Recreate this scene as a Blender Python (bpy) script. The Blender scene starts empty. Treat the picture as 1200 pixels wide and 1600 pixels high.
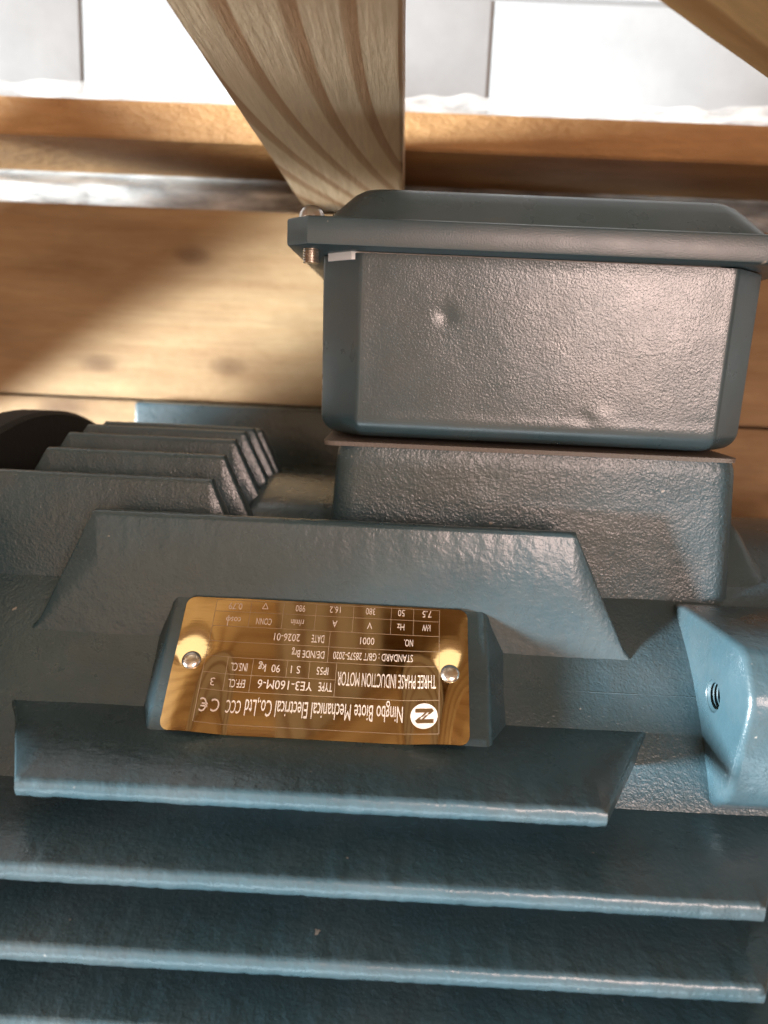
import bpy, bmesh, math, random
from mathutils import Vector, Matrix, noise
random.seed(7)
sc = bpy.context.scene
S = 0.00085                      # working units (about 1.18 mm steps) to metres
ZF = 680.0                       # working height of the lens above the tiled floor
def W(p): return Vector((p[0]*S, p[1]*S, (p[2]+ZF)*S))

# ------------------------------------------------------------------ camera
cam = bpy.data.cameras.new('camera'); camo = bpy.data.objects.new('camera', cam)
sc.collection.objects.link(camo); sc.camera = camo
R = Matrix(((0.99873095, -0.04793909, 0.01543801), (0.04378605, 0.97795706, 0.20416361), (-0.02488513, -0.20322855, 0.97881504)))
camo.matrix_world = Matrix.Translation(W((0, 0, 0))) @ R.to_4x4()
cam.sensor_fit = 'VERTICAL'; cam.sensor_height = 36; cam.lens = 36*1180/1600
cam.clip_start = 0.01; cam.clip_end = 50
cam.dof.use_dof = True; cam.dof.focus_distance = 305*S; cam.dof.aperture_fstop = 9
# ------------------------------------------------------------------ world and lamps
w = bpy.data.worlds.new('World'); sc.world = w; w.use_nodes = True
bg = w.node_tree.nodes['Background']; bg.inputs[0].default_value = (0.62, 0.355, 0.205, 1); bg.inputs[1].default_value = 0.46
def area(name, loc, target, size, power, color, shape='RECTANGLE', size_y=None, spread=None):
    l = bpy.data.lights.new(name, 'AREA'); l.shape = shape; l.size = size
    if size_y: l.size_y = size_y
    l.energy = power; l.color = color
    if spread: l.spread = math.radians(spread)
    o = bpy.data.objects.new(name, l); sc.collection.objects.link(o)
    o.location = loc; o.rotation_euler = (Vector(target)-Vector(loc)).to_track_quat('-Z', 'Y').to_euler()
    return o
CEN = W((0, -60, -420))
KD = Vector((-1.85, -0.16, 1.0)).normalized()
area('doorway_lamp', CEN+KD*4.0, CEN, 0.52, 43, (0.88, 0.965, 1.0), size_y=0.52, spread=40)
area('window_lamp', CEN+Vector((-0.1, -1.15, 1.30)), CEN, 1.5, 7.0, (0.72, 0.9, 1.0), size_y=0.28)
area('box_sheen_lamp', CEN+Vector((0.56, 0.29, 1.75)), CEN+Vector((0.1, 0.05, 0)), 0.74, 14, (1.0, 0.74, 0.66), 'ELLIPSE', 0.42)  # added overhead; sized so its reflection forms the sheen on the box front
area('plate_glow_lamp', CEN+Vector((0, 3.0, 0.50)), CEN+Vector((0, 0, 0.12)), 3.2, 5.5, (1.0, 0.88, 0.66), size_y=0.42)  # added lamp that puts yellow reflections around the nameplate rivets
area('overhead_fill', CEN+Vector((0.2, -0.1, 2.2)), CEN, 2.6, 16, (1.0, 0.71, 0.50), size_y=2.6)  # added warm fill from above, in place of part of the world ambient
sc.view_settings.view_transform = 'Standard'; sc.view_settings.look = 'None'
sc.view_settings.exposure = 0.2; sc.view_settings.gamma = 1; sc.view_settings.use_curve_mapping = False

# ------------------------------------------------------------------ materials
def mat(name):
    m = bpy.data.materials.new(name); m.use_nodes = True
    nt = m.node_tree; return m, nt, nt.nodes['Principled BSDF']
def nd(nt, t, **kw):
    n = nt.nodes.new(t)
    for k, v in kw.items():
        if k in n.inputs.keys(): n.inputs[k].default_value = v
        else: setattr(n, k, v)
    return n
def ramp(nt, stops, fac):
    r = nt.nodes.new('ShaderNodeValToRGB'); e = r.color_ramp.elements
    while len(e) < len(stops): e.new(0.5)
    for i, (p, c) in enumerate(stops):
        e[i].position = p; e[i].color = (*c, 1) if len(c) == 3 else c
    nt.links.new(fac, r.inputs[0]); return r
def coord(nt, scale=(1, 1, 1), rand=0.0):
    tc = nd(nt, 'ShaderNodeTexCoord'); mp = nd(nt, 'ShaderNodeMapping'); mp.inputs['Scale'].default_value = scale
    nt.links.new(tc.outputs['Object'], mp.inputs['Vector'])
    if rand:
        oi = nd(nt, 'ShaderNodeObjectInfo'); ml = nd(nt, 'ShaderNodeMath', operation='MULTIPLY'); ml.inputs[1].default_value = rand
        nt.links.new(oi.outputs['Random'], ml.inputs[0]); nt.links.new(ml.outputs[0], mp.inputs['Location'])
    return mp.outputs[0]
def noise_t(nt, vec, scale, detail=3, rough=0.5, dist=0.0):
    n = nd(nt, 'ShaderNodeTexNoise'); n.inputs['Scale'].default_value = scale; n.inputs['Detail'].default_value = detail
    n.inputs['Roughness'].default_value = rough; n.inputs['Distortion'].default_value = dist
    nt.links.new(vec, n.inputs['Vector']); return n.outputs['Fac']
def bump(nt, h, strength, dist, prev=None):
    b = nd(nt, 'ShaderNodeBump'); b.inputs['Strength'].default_value = strength; b.inputs['Distance'].default_value = dist
    nt.links.new(h, b.inputs['Height'])
    if prev: nt.links.new(prev, b.inputs['Normal'])
    return b.outputs[0]

PAINT = (0.036, 0.072, 0.089)
def paint(name, fine, fine_d, coarse, coarse_d, rough):
    m, nt, p = mat(name); v = coord(nt)
    n1 = noise_t(nt, v, 40, 4, 0.6)
    c = ramp(nt, [(0.3, tuple(x*0.86 for x in PAINT)), (0.55, PAINT), (0.8, tuple(x*1.16 for x in PAINT))], n1)
    # sparse chips and dust specks
    vo = nd(nt, 'ShaderNodeTexNoise'); vo.inputs['Scale'].default_value = 260; vo.inputs['Detail'].default_value = 2; nt.links.new(v, vo.inputs['Vector'])
    sp = ramp(nt, [(0.765, (0, 0, 0)), (0.80, (1, 1, 1))], vo.outputs['Fac'])
    mx = nd(nt, 'ShaderNodeMixRGB'); mx.inputs[2].default_value = (0.32, 0.30, 0.27, 1)
    nt.links.new(sp.outputs[0], mx.inputs[0]); nt.links.new(c.outputs[0], mx.inputs[1]); nt.links.new(mx.outputs[0], p.inputs['Base Color'])
    rr = nd(nt, 'ShaderNodeMapRange'); rr.inputs[3].default_value = rough-0.05; rr.inputs[4].default_value = rough+0.1
    nt.links.new(noise_t(nt, v, 90, 3), rr.inputs[0]); nt.links.new(rr.outputs[0], p.inputs['Roughness'])
    p.inputs['Specular IOR Level'].default_value = 0.75
    du = ramp(nt, [(0.42, (0, 0, 0)), (0.78, (0.30,)*3)], noise_t(nt, v, 19, 6, 0.7))
    md = nd(nt, 'ShaderNodeMixRGB'); md.inputs[2].default_value = (0.13, 0.115, 0.10, 1)
    nt.links.new(du.outputs[0], md.inputs[0]); nt.links.new(mx.outputs[0], md.inputs[1]); nt.links.new(md.outputs[0], p.inputs['Base Color'])
    b = None
    if coarse: b = bump(nt, noise_t(nt, v, coarse, 3, 0.55), 1.0, coarse_d)
    b = bump(nt, noise_t(nt, v, fine, 2, 0.5, 0.4), 1.0, fine_d, b)
    nt.links.new(b, p.inputs['Normal']); return m
M_SMOOTH = paint('paint_smooth', 1500, 0.00002, 200, 0.00004, 0.27)
M_LID = paint('paint_satin', 1700, 0.00006, 150, 0.00004, 0.31)
M_PEEL = paint('paint_orange_peel', 1250, 0.00008, 300, 0.00006, 0.20)
M_CAST = paint('paint_casting', 700, 0.00009, 240, 0.00024, 0.26)
M_ROUGH = paint('paint_rough_casting', 1000, 0.00020, 380, 0.00022, 0.27)

def plain(name, col, rough, metal=0.0, bs=0, bd=0.0):
    m, nt, p = mat(name); p.inputs['Base Color'].default_value = (*col, 1)
    p.inputs['Roughness'].default_value = rough; p.inputs['Metallic'].default_value = metal
    if bs:
        v = coord(nt); nt.links.new(bump(nt, noise_t(nt, v, bs, 4), 1, bd), p.inputs['Normal'])
    return m
M_STEEL = plain('zinc_steel', (0.62, 0.58, 0.54), 0.28, 1.0, 900, 0.0001)
M_ALU = plain('rivet_aluminium', (0.83, 0.80, 0.76), 0.24, 1.0, 700, 0.0001)
M_FLANGE = plain('flange_shade_black', (0.003, 0.003, 0.0035), 0.8, 0, 300, 0.0002)  # near-black colour stands in for the shade on the flange's inner face
M_GASK = plain('grey_gasket', (0.14, 0.12, 0.105), 0.55, 0, 900, 0.0003)
M_WHITE = plain('white_seal', (0.86, 0.86, 0.86), 0.4)
M_PRINT = plain('pale_print', (0.55, 0.44, 0.36), 0.5, 0.0)
M_LINE = plain('engraved_line', (0.36, 0.25, 0.16), 0.4, 0.3)
M_GROUT = plain('grout', (0.42, 0.43, 0.42), 0.9, 0, 400, 0.0004)

def plate_mat():
    m, nt, p = mat('bronze_plate'); v = coord(nt, (1, 1, 1))
    n = noise_t(nt, v, 70, 4, 0.6)
    c = ramp(nt, [(0.3, (0.74, 0.57, 0.32)), (0.7, (0.82, 0.65, 0.39))], n)
    nt.links.new(c.outputs[0], p.inputs['Base Color']); p.inputs['Metallic'].default_value = 1
    v2 = coord(nt, (14, 900, 900)); f = noise_t(nt, v2, 1.0, 3)
    rr = nd(nt, 'ShaderNodeMapRange'); rr.inputs[3].default_value = 0.03; rr.inputs[4].default_value = 0.10
    nt.links.new(noise_t(nt, v, 160, 4), rr.inputs[0]); nt.links.new(rr.outputs[0], p.inputs['Roughness'])
    nt.links.new(bump(nt, f, 0.5, 0.00001), p.inputs['Normal']); return m
M_PLATE = plate_mat()

def wood(name, light, dark, rings, ring_mix, knots, rough_bump, blotch, crisp=False, curve=0.0):
    """Sawn softwood; grain runs along the board's own X axis."""
    m, nt, p = mat(name)
    v = coord(nt, (1, 1, 1), 3.0)
    vs = coord(nt, (0.07, 1, 1), 3.0)
    warp = noise_t(nt, coord(nt, (2.0, 7, 7), 3.0), 1.6, 2)
    g = noise_t(nt, vs, 420, 4, 0.6, 0.3)             # fine fibres
    base = ramp(nt, [(0.30, tuple(x*0.86 for x in light)), (0.6, light), (0.85, tuple(min(1, x*1.08) for x in light))], g)
    wv = nd(nt, 'ShaderNodeTexWave', wave_type='BANDS', bands_direction='Y', wave_profile='SAW')
    wv.inputs['Scale'].default_value = rings; wv.inputs['Distortion'].default_value = 2.6; wv.inputs['Detail'].default_value = 2.5
    wv.inputs['Detail Scale'].default_value = 0.9; wv.inputs['Detail Roughness'].default_value = 0.4
    cv = coord(nt, (0.13, 1, 1), 3.0)
    if curve:
        tc = nd(nt, 'ShaderNodeTexCoord'); sx = nd(nt, 'ShaderNodeSeparateXYZ'); nt.links.new(tc.outputs['Object'], sx.inputs[0])
        a1 = nd(nt, 'ShaderNodeMath', operation='ADD'); a1.inputs[1].default_value = 0.1; nt.links.new(sx.outputs[0], a1.inputs[0])
        a2 = nd(nt, 'ShaderNodeMath', operation='POWER'); a2.inputs[1].default_value = 2; ab = nd(nt, 'ShaderNodeMath', operation='ABSOLUTE'); nt.links.new(a1.outputs[0], ab.inputs[0]); nt.links.new(ab.outputs[0], a2.inputs[0])
        a3 = nd(nt, 'ShaderNodeMath', operation='MULTIPLY'); a3.inputs[1].default_value = -curve; nt.links.new(a2.outputs[0], a3.inputs[0])
        cb = nd(nt, 'ShaderNodeCombineXYZ'); nt.links.new(a3.outputs[0], cb.inputs[1]); va = nd(nt, 'ShaderNodeVectorMath', operation='ADD')
        nt.links.new(cv, va.inputs[0]); nt.links.new(cb.outputs[0], va.inputs[1]); cv = va.outputs[0]
    nt.links.new(cv, wv.inputs['Vector'])
    rg = ramp(nt, [(0.0, (0, 0, 0)), (0.45, (0.12,)*3), (0.80, (1, 1, 1)), (0.93, (0.9,)*3), (1.0, (0, 0, 0))] if not crisp else [(0.0, (0, 0, 0)), (0.56, (0.04,)*3), (0.62, (0.75,)*3), (0.88, (1, 1, 1)), (0.92, (0, 0, 0))], wv.outputs['Fac'])
    fm = nd(nt, 'ShaderNodeMath', operation='MULTIPLY'); fm.inputs[1].default_value = ring_mix; nt.links.new(rg.outputs[0], fm.inputs[0])
    mx = nd(nt, 'ShaderNodeMixRGB'); mx.inputs[2].default_value = (*dark, 1)
    nt.links.new(fm.outputs[0], mx.inputs[0]); nt.links.new(base.outputs[0], mx.inputs[1])
    out = mx.outputs[0]
    bl = ramp(nt, [(0.35, (0, 0, 0)), (0.75, (blotch,)*3)], noise_t(nt, coord(nt, (0.35, 1, 1), 3.0), 22, 4, 0.65))
    mb = nd(nt, 'ShaderNodeMixRGB'); mb.inputs[2].default_value = (*tuple(x*0.55 for x in dark), 1)
    nt.links.new(bl.outputs[0], mb.inputs[0]); nt.links.new(out, mb.inputs[1]); out = mb.outputs[0]
    if knots:
        vo = nd(nt, 'ShaderNodeTexVoronoi', voronoi_dimensions='2D'); vo.inputs['Scale'].default_value = knots; vo.inputs['Randomness'].default_value = 1
        nt.links.new(coord(nt, (0.55, 1.1, 0.1), 3.0), vo.inputs['Vector'])
        kr = ramp(nt, [(0.0, (0.7,)*3), (0.05, (0.55,)*3), (0.11, (0.12,)*3), (0.19, (0, 0, 0))], vo.outputs['Distance'])
        mk = nd(nt, 'ShaderNodeMixRGB'); mk.inputs[2].default_value = (*tuple(x*0.3 for x in dark), 1)
        nt.links.new(kr.outputs[0], mk.inputs[0]); nt.links.new(out, mk.inputs[1]); out = mk.outputs[0]
    nt.links.new(out, p.inputs['Base Color']); p.inputs['Roughness'].default_value = 0.62; p.inputs['Specular IOR Level'].default_value = 0.3
    b = bump(nt, g, 1, 0.0003); b = bump(nt, noise_t(nt, coord(nt, (0.5, 1, 1), 3.0), 240, 4, 0.6), 1, rough_bump, b)
    nt.links.new(b, p.inputs['Normal']); return m
M_POST = wood('pine_growth_rings', (0.60, 0.475, 0.325), (0.29, 0.15, 0.07), 19, 0.85, 0, 0.0002, 0.12, True, 0.6)
M_DECK = wood('pine_deck', (0.37, 0.25, 0.132), (0.25, 0.11, 0.038), 20, 0.14, 13, 0.0004, 0.7)
M_RAIL = wood('pine_rough_sawn', (0.50, 0.29, 0.125), (0.30, 0.14, 0.05), 14, 0.3, 0, 0.0022, 0.75)
M_BRACE = wood('pine_brace', (0.66, 0.43, 0.20), (0.34, 0.17, 0.06), 17, 0.75, 0, 0.0003, 0.3)

def tile_mat():
    m, nt, p = mat('glazed_tile'); v = coord(nt, (1, 1, 1), 5.0)
    c = ramp(nt, [(0.3, (0.29, 0.295, 0.30)), (0.6, (0.325, 0.33, 0.335)), (0.8, (0.35, 0.355, 0.36))], noise_t(nt, v, 26, 5, 0.65))
    nt.links.new(c.outputs[0], p.inputs['Base Color']); p.inputs['Roughness'].default_value = 0.35
    nt.links.new(bump(nt, noise_t(nt, v, 60, 3), 1, 0.0003), p.inputs['Normal']); return m
M_TILE = tile_mat()
def floor_mat():
    m, nt, p = mat('tiled_floor'); v = coord(nt); mp = nd(nt, 'ShaderNodeMapping'); mp.inputs['Location'].default_value = (-59.5*S, -284*S, 0)
    nt.links.new(v, mp.inputs['Vector'])
    b = nd(nt, 'ShaderNodeTexBrick', offset=0.0); b.inputs['Scale'].default_value = 1; b.inputs['Brick Width'].default_value = 336*S; b.inputs['Row Height'].default_value = 336*S
    b.inputs['Mortar Size'].default_value = 0.0015; b.inputs['Color1'].default_value = b.inputs['Color2'].default_value = (0.40, 0.41, 0.42, 1); b.inputs['Mortar'].default_value = (0.2, 0.2, 0.2, 1)
    nt.links.new(mp.outputs[0], b.inputs['Vector']); nt.links.new(b.outputs['Color'], p.inputs['Base Color']); p.inputs['Roughness'].default_value = 0.4; return m
M_FLOOR = floor_mat()
def film_mat():
    m, nt, p = mat('clear_film'); p.inputs['Base Color'].default_value = (0.72, 0.71, 0.69, 1); p.inputs['Roughness'].default_value = 0.2
    p.inputs['Specular IOR Level'].default_value = 0.6
    tr = nd(nt, 'ShaderNodeBsdfTransparent'); mx = nd(nt, 'ShaderNodeMixShader')
    f = ramp(nt, [(0.35, (0.3,)*3), (0.65, (0.9,)*3)], noise_t(nt, coord(nt, (1, 3, 1)), 40, 4))
    nt.links.new(f.outputs[0], mx.inputs[0]); nt.links.new(tr.outputs[0], mx.inputs[1]); nt.links.new(p.outputs[0], mx.inputs[2])
    nt.links.new(mx.outputs[0], nt.nodes['Material Output'].inputs[0]); return m
M_FILM = film_mat()

# ------------------------------------------------------------------ mesh helpers
def empty(name, loc, label, cat):
    o = bpy.data.objects.new(name, None); sc.collection.objects.link(o); o.location = loc; o.empty_display_size = 0.05
    o['label'] = label; o['category'] = cat; return o
def origin_of(o):
    v = Vector((0, 0, 0))
    while o: v += o.location; o = o.parent
    return v
def link(name, me, m, parent=None, angle=35, mats=None):
    for mm in (mats or [m]): me.materials.append(mm)
    me.polygons.foreach_set('use_smooth', [True]*len(me.polygons))
    me.set_sharp_from_angle(angle=math.radians(angle))
    o = bpy.data.objects.new(name, me); sc.collection.objects.link(o)
    if parent: o.parent = parent
    return o
def build(name, verts, faces, m, parent=None, bevel=0, seg=2, angle=35, fix=True, mats=None, mi=None):
    off = origin_of(parent) if parent else Vector((0, 0, 0))
    me = bpy.data.meshes.new(name)
    me.from_pydata([W(v)-off for v in verts], [], faces)
    if mi: me.polygons.foreach_set('material_index', mi)
    bm = bmesh.new(); bm.from_mesh(me)
    if fix: bmesh.ops.recalc_face_normals(bm, faces=bm.faces)
    if bevel:
        es = [e for e in bm.edges if len(e.link_faces) == 2 and e.calc_face_angle(0) > 0.3]
        bmesh.ops.bevel(bm, geom=es, offset=bevel*S, segments=seg, profile=0.5, affect='EDGES', clamp_overlap=True)
    bm.to_mesh(me); bm.free()
    return link(name, me, m, parent, angle, mats)
def loft(loops, caps=True):
    n = len(loops[0]); v = [p for l in loops for p in l]; f = []
    for i in range(len(loops)-1):
        for j in range(n):
            a = i*n+j; b = i*n+(j+1) % n; f.append((a, b, b+n, a+n))
    if caps: f.append(tuple(range(n))[::-1]); f.append(tuple(range((len(loops)-1)*n, len(loops)*n)))
    return v, f
def cuboid(x0, x1, y0, y1, z0, z1):
    v = [(x, y, z) for z in (z0, z1) for y in (y0, y1) for x in (x0, x1)]
    return v, [(0, 2, 3, 1), (4, 5, 7, 6), (0, 1, 5, 4), (2, 6, 7, 3), (0, 4, 6, 2), (1, 3, 7, 5)]
def rrect(x0, x1, z0, z1, r, seg=5):
    """rounded rectangle in the x-z plane"""
    o = []
    for cx, cz, a0 in ((x1-r, z1-r, 0), (x0+r, z1-r, 90), (x0+r, z0+r, 180), (x1-r, z0+r, 270)):
        for k in range(seg+1):
            a = math.radians(a0+90*k/seg); o.append((cx+r*math.cos(a), cz+r*math.sin(a)))
    return o
def disc_lathe(profile, base, axis, n=28):
    """lathe: profile (radius, along) about axis starting at base"""
    ax = Vector(axis).normalized(); u = ax.orthogonal().normalized(); v = ax.cross(u); loops = []
    for r, h in profile:
        loops.append([tuple(Vector(base)+ax*h+(u*math.cos(2*math.pi*k/n)+v*math.sin(2*math.pi*k/n))*r) for k in range(n)])
    return loft(loops)
def rn(x, y, z, s): return noise.noise(Vector((x*s, y*s, z*s)))

# ------------------------------------------------------------------ floor
TP = 336.0; X0 = 59.5; Y0 = 284.0
fl = build('floor', *cuboid(-4000, 4000, -4000, 4000, -710, -682.2), M_FLOOR); fl['kind'] = 'structure'
tme = None
for i in range(-2, 3):
    for j in range(-4, 2):
        if tme is None:
            t = build('tile', *cuboid(1.6, TP-1.6, 1.6, TP-1.6, -ZF-12, -ZF), M_TILE, None, bevel=1.4); tme = t.data
        else:
            t = bpy.data.objects.new('tile', tme); sc.collection.objects.link(t)
        t.parent = fl; t.location = (S*(X0+i*TP), S*(Y0+j*TP), random.uniform(-0.0003, 0.0))

# ------------------------------------------------------------------ crate
crate = empty('wooden_crate', W((0, 60, -ZF)), 'open pine crate of planks, rail, post and brace around the motor', 'crate')
def board(name, p0, p1, wdir, width, thick, m, label=None, bev=1.6):
    """board along p0->p1 (axis), width along wdir, thick along the cross; own local axes so grain follows it"""
    a = Vector(p0); b = Vector(p1); L = (b-a).length; ex = (b-a).normalized(); ey = (Vector(wdir)-ex*ex.dot(Vector(wdir))).normalized(); ez = ex.cross(ey)
    bm = bmesh.new(); nx = max(8, int(L/18))
    v = []; f = []
    for i in range(nx+1):
        x = -L/2+L*i/nx
        for (yy, zz) in ((-width/2, -thick/2), (width/2, -thick/2), (width/2, thick/2), (-width/2, thick/2)):
            q = 0.5*rn(x+a.x*3.1, yy*7+a.y, zz*5+a.z, 0.02)+0.25*rn(x, yy*9+a.z, zz*7, 0.09)
            v.append(Vector((x, yy+q*0.35, zz+q*0.25))*S)
    vs = [bm.verts.new(p) for p in v]
    for i in range(nx):
        for j in range(4): bm.faces.new([vs[i*4+j], vs[i*4+(j+1) % 4], vs[i*4+4+(j+1) % 4], vs[i*4+4+j]])
    bm.faces.new(vs[:4][::-1]); bm.faces.new(vs[-4:])
    bmesh.ops.recalc_face_normals(bm, faces=bm.faces)
    es = [e for e in bm.edges if e.calc_face_angle(0) > 0.6]
    bmesh.ops.bevel(bm, geom=es, offset=bev*S, segments=2, affect='EDGES', clamp_overlap=True)
    me = bpy.data.meshes.new(name); bm.to_mesh(me); bm.free()
    o = link(name, me, m, crate, 40)
    mw = Matrix((ex, ey, ez)).transposed().to_4x4(); mw.translation = W((a+b)/2)-crate.location
    o.matrix_local = mw
    if label: o['label'] = label
    return o
# deck planks (motor stands on them), bearers underneath
for y0, y1 in ((-43.0, 101.5), (-192, -45.4), (-340, -194.5), (-488, -342.5)):
    board('deck_plank', (-430, (y0+y1)/2, -615.5), (430, (y0+y1)/2, -615.5), (0, 1, 0), y1-y0, 25, M_DECK)
for x in (-360, 20, 380):
    board('bearer', (x, -480, -653.5), (x, 100, -653.5), (1, 0, 0), 80, 50, M_RAIL)
# bottom side rail, vertical post and diagonal brace
board('side_rail', (-520, 150.6, -617.5), (520, 150.6, -617.5), (0, 1, 0), 24.5, 115, M_RAIL, 'rough sawn orange bottom rail', 1.2)
board('corner_post', (-43.8, 122, -676), (-43.8, 122, 330), (1, 0, 0), 76.5, 29, M_POST, 'pale upright with wide brown growth rings', 1.4)
bd = Vector((-66.2, 0, 65.2)).normalized(); bn = Vector((65.2, 0, 66.2)).normalized()
b0 = Vector((127.5, 116, -302.7))+bn*36
board('diagonal_brace', b0-bd*420, b0+bd*290, bn, 72, 28, M_BRACE, 'orange pine diagonal brace')
# unseen end boards added to shade deck and motor; slats show in the nameplate
XE = -452
def diag(yc, zc, slope, yl, yh, width):
    d = Vector((0, 1, slope)); p = Vector((XE, yc, zc))
    board('end_shade_board', p+d*(yl-yc), p+d*(yh-yc), Vector((0, -slope, 1)), width, 22, M_BRACE)
nU = 1.24; cU = math.sqrt(1+nU*nU)
diag(-28, -480-56*cU, nU, -80, 112, 112)              # low brace
for o_ in (73, 220): diag(-16, -352+o_*1.4142, 1.0, -250, 96, 145)  # wide pair added to keep the key light off box and left fins
# upper slats nailed outside the post
for z0, z1 in ((-228, -112), (-100, -16)):
    board('side_slat', (-520, 149, (z0+z1)/2), (520, 149, (z0+z1)/2), (0, 0, 1), z1-z0, 22, M_BRACE)

# ------------------------------------------------------------------ plastic film on the floor along the rail
def film():
    nx, ny = 330, 70; v = []; f = []
    for j in range(ny+1):
        for i in range(nx+1):
            x = -480+960*i/nx; t = j/ny
            ye = 208+6*rn(x, 3, 1, 0.012)+3*rn(x, 8, 2, 0.05)
            y = 60+(ye-60)*t
            d = min(abs(y-138), abs(y-163)) if (y < 138 or y > 163) else 0
            amp = min(1.0, d/14)
            q = rn(x*0.22+y*0.3, y, 4, 0.05)+0.5*rn(x*0.3, y*1.3, 9, 0.07)+0.3*abs(rn(x*0.25+y*0.5, y, 5, 0.12))
            z = -678.6+amp*((20 if y < 150 else 1.5)+(11 if y < 150 else 3)*abs(q)+2.0*abs(rn(x*.15+y*.5, y*1.4, 2, 0.14)))
            if y > 190: z = -678.6+(z+678.6)*max(0.12, (ye-y)/(ye-190)) if ye > 190 else z
            v.append((x, y, z))
    n = nx+1
    for j in range(ny):
        for i in range(nx): f.append((j*n+i, j*n+i+1, (j+1)*n+i+1, (j+1)*n+i))
    o = build('plastic_film', v, f, M_FILM, None, angle=60, fix=False)
    o['label'] = 'crumpled clear plastic film spread on the tiles under the crate rail'; o['category'] = 'plastic film'
film()

# ------------------------------------------------------------------ motor
AY, AZ, RB, RT = -255.1, -414.5, 172.0, 211.0
motor = empty('electric_motor', W((0, AY, -603)), 'slate blue finned cast iron electric motor with terminal box and bronze nameplate', 'motor')
# barrel
def barrel():
    loops = []; n = 180
    for x in [-192+4*k for k in range(0, 124)]:
        l = []
        for k in range(n):
            a = 2*math.pi*k/n; y = AY+RB*math.cos(a); z = AZ+RB*math.sin(a)
            q = 0.5*rn(x, y, z, 0.03)+0.25*rn(x, y, z, 0.12)
            l.append((x, AY+(RB+q)*math.cos(a), AZ+(RB+q)*math.sin(a)))
        loops.append(l)
    build('barrel', *loft(loops), M_ROUGH, motor)
barrel()
# casting seam along the barrel at 45 degrees
v = []; f = []
for k in range(40):
    x = 44+88*k/39; r = RB+0.1; h = 0.05+0.25*rn(x, 1, 2, 0.2)
    for da, dr in ((-0.5, -0.6), (0, h), (0.5, -0.6)):
        a = math.radians(44.8)+da/r*1.2; v.append((x, AY+(r+dr)*math.cos(a), AZ+(r+dr)*math.sin(a)))
for k in range(39):
    for j in range(2): f.append((k*3+j, k*3+j+1, k*3+4+j, k*3+3+j))
build('casting_seam', v, f, M_CAST, motor)

def fin(kind, pos, xr0, xt0, xt1, xr1, m=None, wt=7.2, wr=11, tip_r=RT):
    """one cooling fin. kind 'h' stands out towards the terminal box, 'v' stands up; pos = its camera-side face"""
    if kind == 'h': c = abs(pos-4.1-AZ)
    else: c = abs(pos-4.1-AY)
    tip = math.sqrt(tip_r**2-(c-3.4)**2); root = math.sqrt(max(0, (RB-3.5)**2-(c+3.4)**2))
    if c+3.4 > RB-3.5: root = tip-62
    xs = [xr0]; n0 = 8
    for k in range(1, n0+1): xs.append(xr0+(xt0-xr0)*k/n0)
    nm = max(4, int((xt1-xt0)/2.2))
    for k in range(1, nm+1): xs.append(xt0+(xt1-xt0)*k/nm)
    for k in range(1, n0+1): xs.append(xt1+(xr1-xt1)*k/n0)
    loops = []
    for x in xs:
        if x < xt0: t = (x-xr0)/(xt0-xr0)
        elif x > xt1: t = (xr1-x)/(xr1-xt1)
        else: t = 1
        t = max(0.06, t); H = (tip-root)*t
        top = root+H
        def wd(h): return (wr+(wt-wr)*min(1, (h-root)/(tip-root)))/2
        e = 0.35*rn(x, pos, 3, 0.10)+0.75*rn(x, pos, 7, 0.42); e2 = 0.35*rn(x, pos, 13, 0.11)+0.75*rn(x, pos, 17, 0.4); e3 = 0.5*rn(x, pos, 23, 0.2)+0.6*rn(x, pos, 29, 0.42)
        prof = [(root, -wd(root)), (root+H*0.5, -wd(root+H*0.5)), (top-1.9, -wd(top)+0.25*e), (top-0.6, -wd(top)+0.5+0.5*e), (top+0.3*e3, -wd(top)+1.7+0.5*e),
                (top+0.3*e3+0.25, 0), (top+0.3*e3, wd(top)-1.7+0.5*e2), (top-0.6, wd(top)-0.5+0.5*e2), (top-1.9, wd(top)+0.25*e2), (root+H*0.5, wd(root+H*0.5)), (root, wd(root))]
        if kind == 'h': loops.append([(x, AY+h, pos-wt/2+o) for h, o in prof])
        else: loops.append([(x, pos-wt/2+o, AZ+h) for h, o in prof])
    return build('cooling_fin', *loft(loops), m or M_CAST, motor, angle=50)
fin('h', -306.6, -155, -127, 75.5, 103)
fin('v', -146.3, -153, -125, 76, 105)
for i in range(1, 7): fin('h', -306.6-24*i, -196, -192 if i == 1 else -168, -83, -62, M_ROUGH)
for i in range(1, 9): fin('v', -146.3-24*i, -210, -190, 127, 158)

# terminal seat: raised land on the barrel around the terminal box foot
def sst(a, b, x): t = max(0, min(1, (x-a)/(b-a))); return t*t*(3-2*t)
v = []; f = []; nx, na = 70, 60
for i in range(nx+1):
    x = -86+268*i/nx
    for k in range(na+1):
        a = math.radians(32-80*k/na)
        r = 170.6+15.2*(1-sst(14, 27, math.degrees(a)))*sst(-45, -36, math.degrees(a))*sst(-84, -70, x)*(1-sst(166, 180, x))
        r += 0.3*rn(x, a*180, 3, 0.06)
        v.append((x, AY+r*math.cos(a), AZ+r*math.sin(a)))
for i in range(nx):
    for k in range(na): f.append((i*(na+1)+k, i*(na+1)+k+1, (i+1)*(na+1)+k+1, (i+1)*(na+1)+k))
build('terminal_seat', v, f, M_CAST, motor, angle=60)

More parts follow.
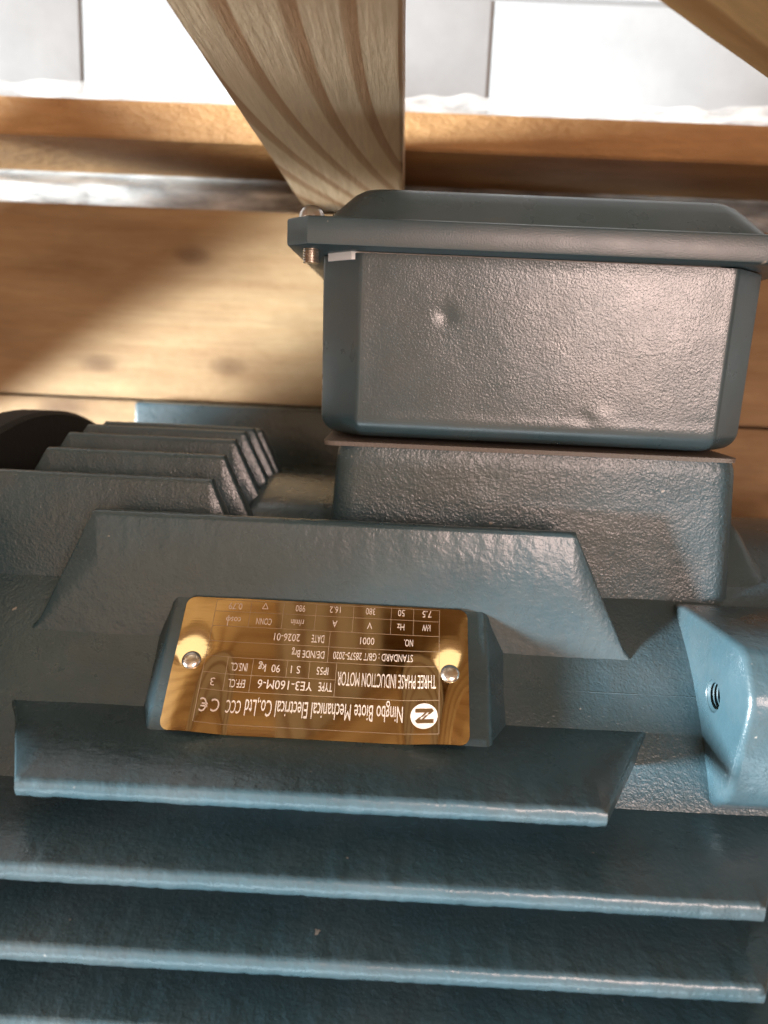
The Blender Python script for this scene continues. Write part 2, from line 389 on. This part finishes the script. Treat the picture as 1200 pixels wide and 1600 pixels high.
# raised nameplate pad between the two first fins
PC = Vector((-27.0, -125.1, -284.5)); PN = Vector((0, 1, 1)).normalized(); PU = Vector((0, -1, 1)).normalized(); PR = Vector((-1, 0, 0))
def P(a, b, c=0.0): return tuple(PC+PR*a+PU*b+PN*c)
loops = []
for c, x0, x1, hb in ((-30, -108, 58, 33), (-18, -102, 53, 32), (-4, -93.8, 42.2, 31.4), (-2.2, -93.0, 41.4, 31.0), (-1.0, -91.8, 40.2, 30.2), (-0.5, -90.4, 38.8, 29.2)):
    a0, a1 = -(x1+27), -(x0+27); l = []
    pts = [(a0, -hb), (a1, -hb), (a1, hb), (a0, hb)]
    for i in range(4):
        p, q = pts[i], pts[(i+1) % 4]
        for k in range(30):
            t = k/30; a = p[0]+(q[0]-p[0])*t; b = p[1]+(q[1]-p[1])*t
            l.append(P(a+0.3*rn(a, b, c, 0.25), b+0.3*rn(a, b, c+9, 0.25), c))
    loops.append(l)
build('nameplate_pad', *loft(loops), M_CAST, motor, angle=50)

# ------------------------------------------------------------------ nameplate
def plate():
    hw, hh, rc = 59.2, 28.9, 4.0; nx, ny = 96, 48; v = []; f = []
    riv = (( -51.7, 0.6), (51.8, 0.4))
    def zz(a, b):
        z = 0
        for ra, rb in riv:
            t = max(0.0, 1-abs(a-ra)/20.0); t = t*t*(3-2*t)
            z += 1.6*(math.tanh((b-rb+4)/12.0)+0.85)*t
        return z+0.10*math.sin(a*0.06)+0.04*rn(a, b, 1, 0.05)
    for j in range(ny+1):
        for i in range(nx+1):
            a = -hw+2*hw*i/nx; b = -hh+2*hh*j/ny
            # round the corners
            ca, cb = max(0, abs(a)-(hw-rc)), max(0, abs(b)-(hh-rc))
            if ca > 0 and cb > 0:
                d = math.hypot(ca, cb); mx = max(ca, cb); s = mx/d
                a = math.copysign(hw-rc+ca*s, a); b = math.copysign(hh-rc+cb*s, b)
            v.append(P(a, b, 1.15+zz(a, b)))
    n = nx+1; N = len(v)
    v += [tuple(Vector(p)-PN*0.9) for p in v]
    for j in range(ny):
        for i in range(nx):
            q = (j*n+i, j*n+i+1, (j+1)*n+i+1, (j+1)*n+i); f.append(q); f.append(tuple(N+k for k in q[::-1]))
    edge = [i for i in range(n)]+[j*n+nx for j in range(1, ny+1)]+[ny*n+i for i in range(nx-1, -1, -1)]+[j*n for j in range(ny-1, 0, -1)]
    for k in range(len(edge)):
        a, b = edge[k], edge[(k+1) % len(edge)]; f.append((b, a, N+a, N+b))
    o = build('nameplate', v, f, M_PLATE, motor, angle=40)
    o['label'] = 'polished bronze nameplate with pale lettering, upside down'
    for ra, rb in riv:
        vv, ff = disc_lathe([(3.9, 0), (3.9, 0.7), (3.5, 1.5), (2.5, 2.1), (1.2, 2.35), (0.1, 2.4)], P(ra, rb, 2.6), PN, 24)
        build('rivet', vv, ff, M_ALU, o, angle=60)
    return o, zz
NP, pz = plate()
HT = 1.30
def lettering(txt, a0, b0, a1, b1, cap):
    cu = bpy.data.curves.new('lettering', 'FONT'); cu.body = txt; cu.resolution_u = 3
    to = bpy.data.objects.new('lettering', cu); sc.collection.objects.link(to)
    bpy.context.view_layer.update()
    me = bpy.data.meshes.new_from_object(to.evaluated_get(bpy.context.evaluated_depsgraph_get()))
    bpy.data.objects.remove(to); bpy.data.curves.remove(cu)
    xs = [p.co.x for p in me.vertices]
    if not xs: return
    x0, x1 = min(xs), max(xs); ch = 0.7; off = origin_of(NP)
    for p in me.vertices:
        t = (p.co.x-x0)/(x1-x0); a = a0+(a1-a0)*t; b = b0+(b1-b0)*t+(p.co.y/ch-0.5)*cap
        p.co = W(P(a, b, HT+pz(a, b)))-off
    o = link('lettering', me, M_PRINT, NP, 60)
for t in [("Ningbo Biote Mechanical Electrical Co.,Ltd", -33.5, 17.6, 28.0, 17.9, 6.6), ("CCC", 29.6, 17.9, 35.4, 17.9, 5.2), ("C", 37.9, 17.9, 41.0, 18.0, 5.2), ("€", 42.2, 18.1, 45.4, 18.0, 5.2),
          ("THREE PHASE INDUCTION MOTOR", -46.1, 4.2, -7.0, 4.2, 5.8), ("TYPE", -5.2, 8.0, 0.2, 8.0, 3.7), ("YE3-160M-6", 2.7, 8.1, 24.4, 8.1, 3.7), ("EFF.CL", 29.4, 8.4, 36.0, 8.5, 3.4), ("3", 41.2, 8.6, 42.9, 8.6, 3.3),
          ("IP55", -3.1, 1.4, 1.6, 1.4, 3.2), ("S 1", 8.2, 1.4, 11.9, 1.4, 3.2), ("90  kg", 16.3, 1.4, 25.1, 1.4, 3.3), ("INS.CL", 29.4, 1.5, 36.1, 1.6, 3.4),
          ("STANDARD : GB/T 28575-2020", -36.8, -5.8, -4.5, -5.5, 3.2), ("DE/NDE Brg", -0.9, -5.4, 12.4, -5.4, 3.2), ("NO.", -36.7, -12.5, -33.0, -12.5, 3.1), ("0001", -20.8, -12.5, -15.0, -12.5, 3.1), ("DATE", -0.2, -12.3, 5.0, -12.3, 3.4), ("2026-01", 9.8, -12.3, 20.4, -12.3, 3.3),
          ("kW", -43.7, -19.7, -40.3, -19.7, 3.0), ("Hz", -32.9, -19.5, -29.9, -19.5, 3.0), ("V", -19.6, -19.4, -17.4, -19.4, 3.0), ("A", -5.0, -19.4, -2.9, -19.4, 3.0), ("r/min", 9.0, -19.1, 14.3, -19.1, 2.9), ("CONN", 22.3, -18.8, 28.7, -18.8, 2.9), ("cos", 35.2, -18.8, 39.3, -18.8, 2.9), ("o", 39.5, -18.8, 41.4, -18.8, 2.9),
          ("7.5", -44.1, -26.0, -40.3, -25.9, 3.0), ("50", -32.9, -25.9, -30.0, -25.9, 3.0), ("380", -20.5, -25.9, -16.5, -25.9, 3.0), ("16.2", -5.9, -25.9, -1.3, -25.8, 3.0), ("980", 9.0, -25.6, 13.0, -25.6, 3.0), ("0.79", 35.5, -25.2, 41.2, -25.2, 3.0)]:
    lettering(*t)
off = origin_of(NP)
def strokes(name, segs, wid, m, h=HT):
    v = []; f = []
    for a0, b0, a1, b1 in segs:
        L = math.hypot(a1-a0, b1-b0); dx, dy = (b1-b0)/L*wid/2, -(a1-a0)/L*wid/2; n = max(1, int(L/3)); k0 = len(v)
        for k in range(n+1):
            a = a0+(a1-a0)*k/n; b = b0+(b1-b0)*k/n
            for s in (-1, 1): v.append(P(a+dx*s, b+dy*s, h+pz(a, b)))
        for k in range(n): f.append((k0+2*k, k0+2*k+2, k0+2*k+3, k0+2*k+1))
    return build(name, v, f, m, NP, fix=False)
strokes('lettering', [(40.45, -20.9, 40.45, -16.2)], 0.35, M_PRINT)
strokes('lettering', [(24.6, -24.6, 27.0, -24.6), (27.0, -24.6, 25.8, -27.2), (25.8, -27.2, 24.6, -24.6)], 0.3, M_PRINT)
xb, xe = -47.4, 46.6
L = [(xb, -28.0, xb, 25.0), (xe, -28.0, xe, 25.0), (xb, 25.0, xe, 25.0), (xb, 11.8, xe, 11.8), (xb, -2.4, xe, -2.4), (xb, -9.1, xe, -9.1), (xb, -16.0, xe, -16.0), (xb, -22.7, xe, -22.7), (xb, -28.0, xe, -28.0),
     (-6.2, -2.4, -6.2, 11.8), (-6.2, 4.8, xe, 4.8), (4.6, -2.4, 4.6, 4.8), (13.6, -2.4, 13.6, 4.8), (27.4, -2.4, 27.4, 11.8), (37.6, -2.4, 37.6, 11.8), (-2.4, -16, -2.4, -2.4)]
for a in (-36.6, -27.2, -11.4, 4.4, 18.0, 31.8): L.append((a, -28.0, a, -16.0))
strokes('ruled_line', L, 0.17, M_LINE, HT-0.05)
# round emblem: pale disc with a dark slanted double-stroke letter
def PZ(a, b, h): return P(a, b, h+pz(a, b))
v = [PZ(-41.7, 18.0, HT-0.02)]+[PZ(-41.7+5.2*math.cos(2*math.pi*k/40), 18.0+5.0*math.sin(2*math.pi*k/40), HT-0.02) for k in range(40)]
em = build('emblem', v, [(0, 1+k, 1+(k+1) % 40) for k in range(40)], M_PRINT, NP, fix=False)
M_EMB = plain('emblem_dark', (0.22, 0.12, 0.05), 0.35, 0.8)
def poly(pts): return [PZ(-41.7+a, 18.0+b, HT+0.12) for a, b in pts]
ev = []; ef = []
for pts in ([(-3.4, 2.9), (2.6, 2.9), (2.6, 1.3), (0.9, 1.3), (-0.6, -0.3), (-1.5, -0.3), (0.1, 1.3), (-3.4, 1.3)],
            [(-2.8, -2.9), (3.4, -2.9), (3.4, -1.3), (-0.2, -1.3), (1.4, 0.4), (0.5, 0.4), (-1.1, -1.3), (-2.8, -1.3)],
            [(2.6, 2.9), (3.5, 1.9), (1.9, 0.5), (1.0, 0.5), (2.0, 1.5)], [(-2.8, -2.9), (-3.6, -1.9), (-2.0, -0.5), (-1.1, -0.5), (-2.1, -1.5)]):
    k0 = len(ev); ev += poly(pts); ef.append(tuple(range(k0, k0+len(pts))))
build('emblem', ev, ef, M_EMB, NP, fix=False)

# ------------------------------------------------------------------ terminal box
tb = bpy.data.objects.new('terminal_box', None); sc.collection.objects.link(tb); tb.parent = motor; tb.empty_display_size = 0.03
# cast foot of the box on the barrel
loops = []
N = 7
for k in range(0, 30):
    t = k/29; y = -40-92*t; l = []
    ins = 0.9 if k == 0 else (0.2 if k == 1 else 0)
    for x, z in rrect(-27.5-5.5*t+ins, 150.5+6.5*t-ins, -496+ins, -333.0+1.5*t-ins, 8, 6):
        l.append((x, y, z))
    # densify front edge
    out = []
    for i, p in enumerate(l):
        q = l[(i+1) % len(l)]; d = math.hypot(q[0]-p[0], q[2]-p[2]); m_ = max(1, int(d/6))
        for s in range(m_): out.append((p[0]+(q[0]-p[0])*s/m_, p[1], p[2]+(q[2]-p[2])*s/m_))
    if k == 0: cnt = len(out)
    loops.append(out)
mn = min(len(l) for l in loops)
def resample(l, n):
    pts = [Vector(p) for p in l]+[Vector(l[0])]; d = [0]
    for i in range(len(pts)-1): d.append(d[-1]+(pts[i+1]-pts[i]).length)
    out = []; j = 0
    for k in range(n):
        s = d[-1]*k/n
        while d[j+1] < s: j += 1
        u = (s-d[j])/max(1e-9, d[j+1]-d[j]); out.append(tuple(pts[j].lerp(pts[j+1], u)))
    return out
loops = [[(x, y, z+(0.35*rn(x, y, 3, 0.06)+0.2*rn(x, y, 8, 0.2))) for x, y, z in resample(l, 150)] for l in loops]
build('box_foot', *loft(loops), M_ROUGH, motor, angle=40)
# gasket sheet under the box
loops = [[(x+0.25*rn(x, y, z, 0.4), y+0.25*rn(x, 2, z, 0.05), z+0.3*rn(x, 5, z, 0.3)) for x, z in rrect(-33.5, 149.5, -497, -332.6, 4)] for y in (-40.2, -39.8, -38.7, -38.3)]
build('gasket', *loft([resample(l, 200) for l in loops]), M_GASK, motor, angle=50)
# box body: chamfered corners, rounded bottom edge, dented front
BX0, BX1, BZ0, BZ1, CH = -37.5, 156.5, -496.0, -333.6, 17.5
def outline(ins):
    x0, x1, z0, z1 = BX0+ins, BX1-ins, BZ0+ins, BZ1-ins; c = CH-ins*0.59; r = 1.6
    pts = []
    nf = 70
    for k in range(nf+1): pts.append((x0+c+r+(x1-x0-2*c-2*r)*k/nf, z1, 1))
    def corner(px, pz, dx0, dz0, dx1, dz1):
        for k in range(1, 4):
            t = k/4
            a = (px+dx0*r*(1-t)**2+dx1*r*t*t, pz+dz0*r*(1-t)**2+dz1*r*t*t); pts.append((*a, 0))
    q = 0.7071
    corner(x1-c, z1, -1, 0, q, -q); pts.append((x1-c+r*q, z1-r*q, 0)); pts.append((x1-c/2, z1-c/2, 0)); pts.append((x1-r*q, z1-c+r*q, 0))
    corner(x1, z1-c, -q, q, 0, -1); pts.append((x1, z1-c-r, 0)); pts.append((x1, z0+c, 0)); pts.append((x1-c, z0, 0)); pts.append((x0+c, z0, 0)); pts.append((x0, z0+c, 0)); pts.append((x0, z1-c-r, 0))
    corner(x0, z1-c, 0, -1, q, q); pts.append((x0+r*q, z1-c+r*q, 0)); pts.append((x0+c/2, z1-c/2, 0)); pts.append((x0+c-r*q, z1-r*q, 0))
    corner(x0+c, z1, -q, -q, 1, 0)
    return pts
loops = []; lev = []
nl = 36
for k in range(nl+1): lev.append((41.5-69.5*k/nl, 0))
rb = 8.5
for k in range(1, 8):
    a = math.radians(90*k/7); lev.append((-28.0-rb*math.sin(a)*1.0, rb*(1-math.cos(a))))
front = None
for y, ins in lev:
    l = []
    for x, z, fr in outline(ins+0.012*max(0, 41-y)):
        if fr and ins == 0:
            u = (x-BX0-CH)/(BX1-BX0-2*CH); t = (41.5-y)/69.5
            edge = max(0, min(1, min(u, 1-u)/0.035))*max(0, min(1, (1-t)/0.06))
            edge *= max(0, min(1, t/0.05)); edge = edge*edge*(3-2*edge)
            z -= edge*(0.15+0.35*math.sin(math.pi*u)*math.sin(math.pi*min(1, t*0.9+0.1)))
            z -= 0.6*math.exp(-(((x-17.5)/3.0)**2+((y-17.5)/3.2)**2))*edge
            z -= 0.15*math.exp(-(((x-16.0)/9)**2+((y-15.0)/9)**2))*edge
            z += 0.3*math.exp(-(((x-88)/6)**2+((y+23)/3.5)**2))-0.25*math.exp(-(((x-81)/4)**2+((y+24)/3)**2))
            z += 0.10*rn(x, y, 3, 0.05)*edge
        l.append((x, y, z))
    loops.append(l)
vv, ff = loft(loops); n = len(loops[0])
mi = []
for fc in ff:
    if len(fc) == 4:
        j = fc[0] % n; i = fc[0]//n
        mi.append(0 if (j < 70 and i < nl) else 1)
    else: mi.append(1)
build('box_body', vv, ff, None, tb, angle=50, mats=[M_PEEL, M_SMOOTH], mi=mi)
# pale seal between body and lid
loops = [[(x, y, z) for x, z in [(-24, -336.0), (132, -336.5), (153, -357), (153, -470), (132, -493), (-15, -493), (-35, -472), (-35, -347)]] for y in (39.0, 43.0)]
build('seal', *loft(loops), M_WHITE, tb)
# lid: flange with chamfered corners and raised dome
def lidloop(ins, y, c=9.5):
    x0, x1, z0, z1 = -50.5+ins, 169.5-ins, -509+ins, -320-ins
    cc = c-ins*0.4
    return [(x0+cc, y, z1), (x1-cc, y, z1), (x1, y, z1-cc), (x1, y, z0+cc), (x1-cc, y, z0), (x0+cc, y, z0), (x0, y, z0+cc), (x0, y, z1-cc)]
loops = [lidloop(0.9, 42.2), lidloop(0.25, 42.6), lidloop(0, 43.4), lidloop(0, 52.2), lidloop(0.3, 53.0), lidloop(1.2, 53.5)]
lid = build('lid', *loft(loops), M_LID, tb, angle=38)
loops = []
for y, ins, r in ((53.0, 12.5, 16), (54.0, 12.9, 16), (56, 14.6, 15), (64.5, 22.5, 13), (68.2, 26.2, 12), (70.0, 29.2, 11), (70.8, 33, 10), (71.0, 38, 8)):
    loops.append([(x, y, z) for x, z in rrect(-50.5+ins, 169.5-ins, -509+ins, -320-ins, r, 6)])
build('lid_dome', *loft(loops), M_SMOOTH, tb, angle=50)
for bx, bz in ((-41.0, -334.5), (160.0, -334.5), (-41.0, -494.5), (160.0, -494.5)):
    vv, ff = disc_lathe([(5.6, 53.3), (5.6, 54.3), (5.2, 56.4), (4.0, 58.2), (2.2, 59.3), (0.2, 59.6)], (bx, 0, bz), (0, 1, 0), 20)
    b = build('bolt', vv, ff, M_STEEL, tb, angle=50)
    prof = []
    for k in range(8): prof += [(3.6, 36.5+k*1.0), (3.1, 37.0+k*1.0)]
    vv, ff = disc_lathe(prof, (bx, 0, bz), (0, 1, 0), 18)
    build('bolt_thread', vv, ff, M_STEEL, tb, angle=20)

# ------------------------------------------------------------------ earthing boss with threaded hole
prof = [(-108, -345), (-102.5, -320), (-99.8, -267), (-102.4, -262), (-113, -254), (-118, -252.3), (-152, -255.4), (-158, -258), (-166, -266), (-176, -300)]
cy, cz, hr = -125.8, -279.6, 6.3
bm = bmesh.new(); nh = 28
def tox(p): return 127.6+0.04*(math.hypot(p[0]-AY, p[1]-AZ)-RB)
mc = (sum(p[0] for p in prof)/len(prof), sum(p[1] for p in prof)/len(prof))
def shrink(p, d):
    L_ = math.hypot(p[0]-mc[0], p[1]-mc[1]); k = (L_-d)/L_; return (mc[0]+(p[0]-mc[0])*k, mc[1]+(p[1]-mc[1])*k)
lpz = []
for ins, dx in ((2.6, 0.0), (1.5, 0.35), (0.5, 1.2), (0.0, 2.8)):
    lpz.append([bm.verts.new((tox(p)+dx, *shrink(p, ins))) for p in prof])
lpz.append([bm.verts.new((240, p[0], p[1])) for p in prof])
front = lpz[0]
for l0, l1 in zip(lpz[:-1], lpz[1:]):
    for i in range(len(prof)): bm.faces.new([l0[i], l0[(i+1) % len(prof)], l1[(i+1) % len(prof)], l1[i]])
ring = [bm.verts.new((tox((cy, cz))-0.05, cy+(hr+0.35)*math.cos(2*math.pi*k/nh), cz+(hr+0.35)*math.sin(2*math.pi*k/nh))) for k in range(nh)]
oe = [bm.edges.get((front[i], front[(i+1) % len(front)])) for i in range(len(front))]
re = [bm.edges.new((ring[i], ring[(i+1) % nh])) for i in range(nh)]
bmesh.ops.triangle_fill(bm, use_beauty=True, edges=oe+re)
bmesh.ops.recalc_face_normals(bm, faces=bm.faces)
me = bpy.data.meshes.new('earthing_boss'); off = origin_of(motor)
for v_ in bm.verts: v_.co = W(v_.co)-off
bm.to_mesh(me); bm.free()
boss = link('earthing_boss', me, M_CAST, motor, 40)
boss['label'] = 'raised boss with a threaded earth hole'
lp = []
xq = tox((cy, cz))-0.05
for k, (r, h) in enumerate([(hr+0.35, 0), (hr, 0.3)]+[((hr-1.1) if q % 2 else hr, 0.5+q*0.75) for q in range(16)]+[(hr-1.1, 13.4), (0.2, 15)]):
    lp.append([(xq+h, cy+r*math.cos(2*math.pi*j/nh), cz+r*math.sin(2*math.pi*j/nh)) for j in range(nh)])
vv, ff = loft(lp, False)
build('threaded_hole', vv, [tuple(q[::-1]) for q in ff], M_SMOOTH, boss, angle=20, fix=False)

# ------------------------------------------------------------------ feet, end shield and fan cowl
for y0, y1 in ((-160, -44.0), (-466, -350)):
    build('foot', *cuboid(-206, 150, y0, y1, -603, -583), M_CAST, motor, bevel=3)
    ym = (y0+y1)/2
    build('foot_web', *cuboid(-190, 140, ym-30, ym+14, -583.5, -480), M_CAST, motor, bevel=2)
n = 120
def ringl(x, r): return [(x, AY+r*math.cos(2*math.pi*k/n), AZ+r*math.sin(2*math.pi*k/n)) for k in range(n)]
vv, ff = loft([ringl(-215, 120), ringl(-215, 214), ringl(-213.5, 216), ringl(-198, 216), ringl(-196, 214), ringl(-196, 178), ringl(-203, 176), ringl(-203, 120)], True)
build('mounting_flange', vv, ff, M_FLANGE, motor)
vv, ff = loft([ringl(-300, 30), ringl(-290, 60), ringl(-240, 75), ringl(-214, 128), ringl(-200, 150), ringl(-190, 160)])
build('end_shield', vv, ff, M_CAST, motor)
vv, ff = loft([ringl(300, 165), ringl(301, 178), ringl(304, 180), ringl(316, 180), ringl(330, 120), ringl(350, 70)])
build('end_shield', vv, ff, M_CAST, motor)
